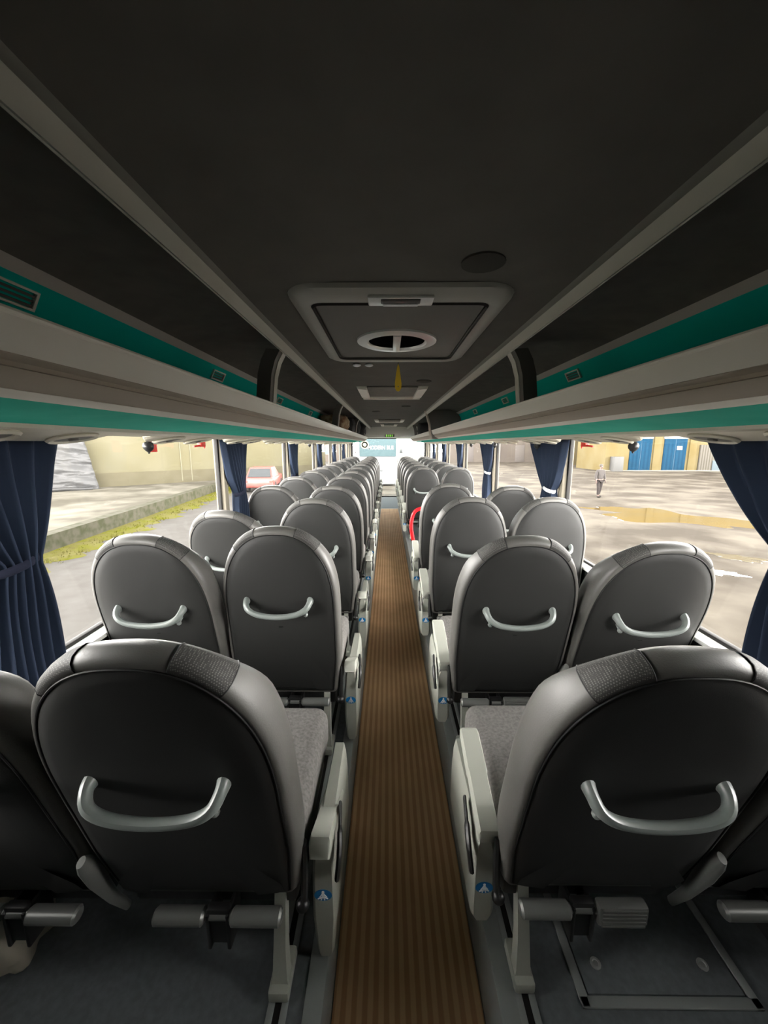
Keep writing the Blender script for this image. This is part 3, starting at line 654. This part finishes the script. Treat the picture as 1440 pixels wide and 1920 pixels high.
on_wall('render', M_ywall, -25, 16.5, BZ0-0.6, BZ0+3.3, 0.3)
on_wall('plinth', mat('grubby_plinth', (0.0443, 0.0397, 0.025), 0.9, 0.1, noise=(1.5, (0.0517, 0.0462, 0.0305), 6, 0.35, 0.65)), -25, 16.5, BZ0-0.5, BZ0+0.75, 0.1, 0.03)
for t in (6.2, 6.75): on_wall('render_seam', mat('seam_grime', (0.068, 0.0624, 0.0408), 0.9), t, t+0.05, BZ0+0.1, BZ0+3.2, 0.06, 0.035)
# grey plastic sheeting hung against the wall
t_ = tag(empty('tarpaulin', (WA.x, WA.y, BZ0)), 'crinkled grey plastic tarpaulin against the yellow wall', 'tarpaulin')
rows = []
for r in range(60):
    z = 3.2*(1-r/59); row = []
    for c in range(90):
        q = c/89; s = -9+10.6*q+(0.45*(1-z/3.2)*q); p = WA+wd_*s; o_ = 0.35+0.55*(1-z/3.2)+0.07*math.sin(q*40+z*3)+0.05*math.sin(z*11+q*17)+0.05*random.uniform(-1, 1)
        row.append((p.x+wd_.y*o_-WA.x, p.y-wd_.x*o_-WA.y, z))
    rows.append(row)
b = MB(); b.loft(rows, False); o = b.build('sheet', mat('grey_plastic_sheet', (0.0358, 0.0358, 0.0358), 0.5, 0.25, bump=(9, 1.0)), t_, ang=180); o.modifiers.new('thick', 'SOLIDIFY').thickness = 0.01
b = MB(); b.tube([(wd_.x*s+wd_.y*1.0+0, wd_.y*s-wd_.x*1.0, 0.08+0.03*math.sin(s*3)) for s in [-9+0.25*k for k in range(44)]], 0.09, 8); b.build('rolled_hem', mat('dark_hem', (0.0136, 0.0136, 0.0136), 0.5), t_)

# yellow garage building across the yard
FY = 40.4
g = tag(empty('garage_building', (27, FY, GZ)), 'yellow rendered garage building across the muddy yard', 'building')
M_gy = mat('warm_yellow_render', (0.0627, 0.0476, 0.019), 0.9, 0.1, noise=(0.6, (0.0706, 0.0571, 0.0286), 8, 0.35, 0.65))
M_bd = wave_mat('blue_planked_door', (0.003, 0.0175, 0.036), (0.0045, 0.0225, 0.043), 0.8, 'X', 0.95, grime=(2, 0.2))
b = MB(); b.box(-4.4, 45, 0, 6, 0, 11); b.build('facade', M_gy, g)
for x0, x1 in ((-1.95, 0.3), (1.5, 3.85)):
    b = MB(); b.box(x0, x1, -0.06, 0.02, 0.05, 3.3, 0.02); d = b.build('garage_door', M_bd, g); d['label'] = 'blue garage door'
    b = MB(); b.box(x0-0.1, x1+0.1, -0.05, 0.05, 3.3, 3.75, 0.02); b.build('lintel', mat('grey_lintel', (0.068, 0.0708, 0.0708), 0.8), g)
    b = MB()
    b.box((x0+x1)/2-0.015, (x0+x1)/2+0.015, -0.075, -0.05, 0.05, 3.3)
    b.build('door_seam', mat('door_seam_blue', (0.0068, 0.0299, 0.0544), 0.7), d)
b = MB(); b.box(2.85, 3.35, -0.09, -0.055, 2.2, 2.55, 0.01); b.build('door_sign', M_white, g)
for x0 in (0.45, 4.1):
    b = MB(); b.box(x0, x0+0.75, -0.14, 0.02, 0, 10.5, 0.03); b.build('pier', M_gy, g)
b = MB(); b.box(5.2, 8.2, -0.12, 0.02, 0.05, 2.7, 0.02); b.build('weathered_gate', wave_mat('weathered_grey_boards', (0.0408, 0.0367, 0.0299), (0.0612, 0.0572, 0.0488), 1.2, 'X', 0.9), g)
b = MB(); b.box(6.6, 9.6, -0.2, -0.12, 0.05, 1.1, 0.02); b.build('blue_hoarding', mat('dull_blue_board', (0.0299, 0.0436, 0.0516), 0.8), g)
b = MB(); b.box(-4.6, 45, -0.35, 0.0, 0.0, 0.10, 0.02); b.build('kerb_ledge', mat('pale_concrete', (0.084, 0.0788, 0.0652), 0.9), g)
b = MB(); b.box(-3.9, -2.9, -0.8, -0.05, 0, 1.5, 0.03); o = b.build('grey_cabinet', mat('grey_cabinet_paint', (0.035, 0.034, 0.032), 0.7), g)
# farther wing, set back
g2 = tag(empty('outbuilding', (28, 52.5, GZ)), 'farther yellow outbuilding with grey door and blue window strip', 'building')
b = MB(); b.box(-3.5, 12, 0, 6, 0, 5.2); b.build('facade', mat('pale_yellow_render', (0.0627, 0.0504, 0.0266), 0.9, 0.1, noise=(0.5, (0.0683, 0.0571, 0.0342), 6, 0.35, 0.65)), g2)
b = MB(); b.box(-0.4, 0.3, -0.06, 0.02, 0, 3.2, 0.02); b.build('door', mat('grey_plank_door', (0.0572, 0.0516, 0.0464), 0.8), g2)
b = MB(); b.box(2.6, 3.0, -0.06, 0.02, 0.7, 3.3, 0.02); b.build('window_strip', mat('dull_blue_glass', (0.034, 0.0516, 0.0572), 0.3), g2)
g3 = tag(empty('brick_shed', (20.5, 60, GZ)), 'pinkish grey shed at the far end of the yard', 'shed')
b = MB(); b.box(-11, 5.6, 0, 6, 0, 5.2); b.build('shed_wall', mat('pinkish_plaster', (0.0476, 0.04, 0.0342), 0.9, 0.1, noise=(0.35, (0.0588, 0.0504, 0.0428), 8, 0.35, 0.65)), g3)
for x0, x1, z1 in ((-8.4, -7.2, 2.4), (-5.0, -3.0, 3.4), (-0.8, 0.6, 2.6), (2.6, 4.0, 3.2)):
    b = MB(); b.box(x0, x1, -0.06, 0.02, 0.1, z1, 0.02); b.build('shed_door', mat('shed_door_paint', (0.0464, 0.0394, 0.0354), 0.8), g3)
b = MB(); b.prism([(-11.3, 5.2), (-2.7, 6.4), (5.9, 5.2)], -0.3, 6.3); b.build('roof', mat('shed_roof', (0.0408, 0.0381, 0.0367), 0.8), g3)
g4 = tag(empty('plaster_house', (-15, 62, GZ)), 'pale pinkish plaster house far beyond the end of the yellow wall', 'house')
b = MB(); b.box(-9, 8.5, 0, 8, 0, 4.6); b.build('house_wall', MATS['pinkish_plaster'], g4)
b = MB(); b.prism([(-9.4, 4.6), (-0.2, 7.4), (8.9, 4.6)], -0.4, 8.4); b.build('roof', MATS['shed_roof'], g4)
for x0 in (-6.5, -2.8, 1.0, 4.8):
    b = MB(); b.box(x0, x0+1.4, -0.05, 0.02, 1.1, 2.7, 0.02); w_ = b.build('window', MATS['pale_concrete'], g4)
    b = MB(); b.box(x0+0.12, x0+1.28, -0.07, -0.04, 1.22, 2.58); b.build('pane', MATS['dull_blue_glass'], w_)
# puddle and pale wet patches
def puddle(name, cx, cy, rx, ry, rot, mt, label, seed):
    rnd = random.Random(seed); b = MB(); pts = []
    ph = [rnd.uniform(0, 6) for _ in range(4)]
    for k in range(72):
        a = 2*math.pi*k/72; q = 1+0.22*math.sin(3*a+ph[0])+0.18*math.sin(5*a+ph[1])+0.13*math.sin(9*a+ph[2])+0.07*math.sin(14*a+ph[3])
        x, y = rx*q*math.cos(a), ry*q*math.sin(a); pts.append((x*math.cos(rot)-y*math.sin(rot), x*math.sin(rot)+y*math.cos(rot)))
    b.loft([[(x, y, 0) for x, y in pts], [(x*0.99, y*0.99, 0.006) for x, y in pts]], True, True, True)
    tag(b.build(name, mt, None, (cx, cy, GZ+0.001), smooth=False), label, 'puddle', 'rain puddles in the yard')
M_pud = mat('ochre_puddle_water', (0.0624, 0.042, 0.0136), 0.06, 0.4, noise=(0.7, (0.0544, 0.0394, 0.0177), 3, 0.4, 0.6))
M_pud2 = mat('pale_puddle_water', (0.034, 0.0313, 0.0272), 0.05, 0.8)
puddle('puddle', 10.9, 14.6, 2.9, 1.5, -0.75, M_pud, 'large ochre puddle in the middle of the yard', 1)
puddle('puddle', 8.6, 9.2, 0.55, 0.3, -0.7, M_pud2, 'small bright puddle nearest the coach windows', 2)
puddle('puddle', 7.2, 8.1, 0.4, 0.22, -0.6, M_pud2, 'thin bright puddle by the seat heads, blue-doors side', 3)
puddle('puddle', 9.2, 7.6, 0.7, 0.3, -0.6, M_pud2, 'bright puddle by the wide navy curtain', 4)

# white coach parked ahead
c = tag(empty('white_bus', (-0.62, 25.4, GZ)), 'white bus parked head-on beyond the windscreen', 'bus')
M_wb = mat('white_bus_paint', (0.12, 0.122, 0.122), 0.35, 0.5)
b = MB(); b.box(-1.27, 1.27, 0.1, 11, 0.1, 3.35, 0.14, None, 4); b.build('body', M_wb, c)
b = MB(); b.box(-1.2, 1.2, 0.02, 0.2, 1.95, 3.1, 0.06, None, 3); ws = b.build('windscreen', mat('grey_blue_windscreen', (0.036, 0.052, 0.056), 0.6, 0.05), c)
b = MB(); b.box(-0.3, 0.3, 0.05, 0.14, 0.98, 1.1, 0.01); b.build('number_plate', mat('plate_grey', (0.034, 0.034, 0.034), 0.5), c)
b = MB(); b.box(-0.04, 0.04, 0.05, 0.14, 0.8, 0.98, 0.01); b.build('tow_hook', mat('hook_grey', (0.0408, 0.0408, 0.0408), 0.5), c)
b = MB()
for k in range(2): b.box(-0.45, 0.45, 0.06, 0.12, 1.5+0.22*k, 1.56+0.22*k, 0.01)
b.build('grille', mat('pale_grille', (0.0816, 0.084, 0.084), 0.5), c)
for s in (-1, 1):
    b = MB(); b.ball((s*0.95, 0.14, 0.95), 0.14, 14, (1.3, 0.4, 0.8)); b.build('headlight', M_chrome, c)
    b = MB(); b.tube([(s*1.25, 0.2, 3.0), (s*1.5, 0.0, 2.9), (s*1.52, -0.05, 2.6)], 0.03, 8); b.box(s*1.52-0.1, s*1.52+0.1, -0.1, 0.0, 2.2, 2.65, 0.03); b.build('mirror', M_dark, c)
    b = MB(); b.lathe([(0.2, -0.14), (0.48, -0.14), (0.5, -0.1), (0.5, 0.1), (0.48, 0.14), (0.2, 0.14)], 24, Matrix.Translation((s*1.05, 1.9, 0.5)) @ Matrix.Rotation(R(90), 4, 'Y')); b.build('wheel', M_rubber, c)
b = MB(); b.lathe([(0.27, 0), (0.27, 0.02), (0.2, 0.02), (0.2, 0.0)], 28, Matrix.Translation((-0.85, 0.01, 2.72)) @ Matrix.Rotation(R(90), 4, 'X')); b.lathe([(0.12, 0), (0.12, 0.02), (0.02, 0.02)], 20, Matrix.Translation((-0.85, 0.01, 2.72)) @ Matrix.Rotation(R(90), 4, 'X')); b.build('round_emblem', mat('pale_yellow_emblem', (0.115, 0.109, 0.0748), 0.5), c)
fc = bpy.data.curves.new('sign_letters', 'FONT'); fc.body = 'MODERN BUS'; fc.size = 0.34; fc.extrude = 0.005; fc.align_x = 'LEFT'; fc.offset = 0.008
fc.materials.append(M_wb); tmp = bpy.data.objects.new('tmp', fc); COL.objects.link(tmp); bpy.context.view_layer.update(); fm = bpy.data.meshes.new_from_object(tmp.evaluated_get(bpy.context.evaluated_depsgraph_get())); bpy.data.objects.remove(tmp)
fo = bpy.data.objects.new('sign_letters', fm); COL.objects.link(fo); fo.parent = c; fo.location = (-0.66, 0.005, 2.42); fo.rotation_euler = (R(90), 0, 0); fo.scale = (0.8, 1, 1)
# red car beyond the kerb line
c = tag(empty('red_car', (-7.55, 23.6, GZ), R(8)), 'red car parked on the lane beyond the second navy curtain', 'car')
M_cp = mat('red_car_paint', (0.12, 0.034, 0.028), 0.35, 0.5)
def carsec(pts, hx):
    return [[(-hx*k, y, z) for (y, z), k in pts], [(hx*k, y, z) for (y, z), k in pts]]
b = MB(); b.box(-0.82, 0.82, -2.0, 2.0, 0.3, 0.88, 0.12, None, 3); b.build('body', M_cp, c)
b = MB(); b.loft([[(-0.76, -1.75, 0.84), (0.76, -1.75, 0.84), (0.76, 1.0, 0.84), (-0.76, 1.0, 0.84)], [(-0.6, -1.2, 1.42), (0.6, -1.2, 1.42), (0.6, 0.2, 1.42), (-0.6, 0.2, 1.42)]], True, False, True); b.build('cabin', M_cp, c)
b = MB(); b.loft([[(-0.64, -1.72, 0.9), (0.64, -1.72, 0.9), (0.55, -1.28, 1.34), (-0.55, -1.28, 1.34)], [(-0.64, -1.74, 0.92), (0.64, -1.74, 0.92), (0.55, -1.30, 1.36), (-0.55, -1.30, 1.36)]], True, True, True); b.build('rear_window', mat('car_glass', (0.0136, 0.0163, 0.0177), 0.1, 0.6), c)
for sx in (-1, 1):
    for sy in (-1.25, 1.3):
        b = MB(); b.lathe([(0.14, -0.09), (0.29, -0.09), (0.31, -0.06), (0.31, 0.06), (0.29, 0.09), (0.14, 0.09)], 20, Matrix.Translation((sx*0.75, sy, 0.31)) @ Matrix.Rotation(R(90), 4, 'Y')); b.build('wheel', M_rubber, c)
    b = MB(); b.box(sx*0.7-0.1, sx*0.7+0.1, -2.03, -1.95, 0.62, 0.8, 0.02); b.build('tail_light', M_red, c)

# person walking across the yard
def skin(name, V, Ed, rad, mt, parent, lev=2):
    me = bpy.data.meshes.new(name); me.from_pydata([Vector(v) for v in V], Ed, []); o = bpy.data.objects.new(name, me); COL.objects.link(o)
    md = o.modifiers.new('skin', 'SKIN'); md.use_smooth_shade = True
    for i, r in enumerate(rad): me.skin_vertices[0].data[i].radius = (r if isinstance(r, tuple) else (r, r))
    me.skin_vertices[0].data[0].use_root = True
    o.modifiers.new('sub', 'SUBSURF').levels = lev; o.modifiers['sub'].render_levels = lev; me.materials.append(mt); o.parent = parent; return o
pz = empty('person', (11.12, 20.15, GZ), R(12)); tag(pz, 'person in grey jacket and trousers standing out in the yard', 'person')
V = [(0, 0, 0.94), (0, 0.0, 1.12), (0, 0.01, 1.33), (0, 0.0, 1.46), (0, -0.015, 1.53), (0, -0.02, 1.60), (0, -0.015, 1.67)]
Ed = [(i, i+1) for i in range(6)]; rad = [(0.15, 0.10), (0.13, 0.09), (0.16, 0.10), (0.06, 0.055), (0.055, 0.055), (0.078, 0.092), (0.06, 0.075)]
for s in (-1, 1):
    i = len(V); V += [(s*0.17, 0, 1.40), (s*0.24, 0.02, 1.15), (s*0.27, -0.05, 0.92), (s*0.275, -0.065, 0.85)]
    Ed += [(2, i), (i, i+1), (i+1, i+2), (i+2, i+3)]; rad += [0.06, 0.048, 0.032, 0.036]
    for f in range(4):
        j = len(V); fx = -0.027+0.018*f; ln = (0.07, 0.08, 0.085, 0.065)[f]
        V += [(s*0.275+0.004, -0.065-fx, 0.815), (s*0.27, -0.075-fx, 0.815-ln)]; Ed += [(i+3, j), (j, j+1)]; rad += [0.010, 0.008]
    j = len(V); V += [(s*0.262, -0.105, 0.83), (s*0.255, -0.115, 0.80)]; Ed += [(i+3, j), (j, j+1)]; rad += [0.011, 0.009]
    i = len(V); V += [(s*0.09, 0, 0.86), (s*0.10, s*0.05-0.01, 0.48), (s*0.105, s*0.10+0.03, 0.08), (s*0.115, s*0.10-0.10, 0.04)]
    Ed += [(0, i), (i, i+1), (i+1, i+2), (i+2, i+3)]; rad += [0.085, 0.06, 0.042, (0.045, 0.035)]
i = len(V); V += [(0, -0.10, 1.585), (0, -0.118, 1.575)]; Ed += [(5, i), (i, i+1)]; rad += [0.018, 0.010]
skin('body', V, Ed, rad, mat('person_skin', (0.06, 0.038, 0.03), 0.6), pz)
M_jk = mat('grey_jacket', (0.026, 0.022, 0.02), 0.9); M_tr = mat('grey_trousers', (0.022, 0.019, 0.018), 0.9, 0.05)
V = [(0, 0, 0.90), (0, 0, 1.14), (0, 0.01, 1.35), (0, 0, 1.45)]; Ed = [(0, 1), (1, 2), (2, 3)]; rad = [(0.19, 0.14), (0.175, 0.125), (0.19, 0.13), (0.09, 0.085)]
for s in (-1, 1):
    i = len(V); V += [(s*0.18, 0, 1.395), (s*0.245, 0.02, 1.15), (s*0.27, -0.045, 0.945)]; Ed += [(2, i), (i, i+1), (i+1, i+2)]; rad += [0.08, 0.068, 0.055]
skin('jacket', V, Ed, rad, M_jk, pz)
V = [(0, 0, 0.94)]; Ed = []; rad = [(0.165, 0.12)]
for s in (-1, 1):
    i = len(V); V += [(s*0.09, 0, 0.85), (s*0.10, s*0.05-0.01, 0.48), (s*0.105, s*0.10+0.03, 0.13)]; Ed += [(0, i), (i, i+1), (i+1, i+2)]; rad += [0.10, 0.078, 0.065]
skin('trousers', V, Ed, rad, M_tr, pz)
for s in (-1, 1):
    b = MB(); b.ball((s*0.112, s*0.10-0.04, 0.045), 0.06, 12, (0.8, 2.2, 0.75)); b.build('shoe', mat('dark_shoe', (0.02, 0.018, 0.016), 0.9, 0.05), pz)
b = MB(); b.ball((0, 0.0, 1.665), 0.092, 14, (0.92, 1.08, 0.85)); b.build('hair', mat('dark_hair', (0.03, 0.025, 0.02), 0.8), pz)
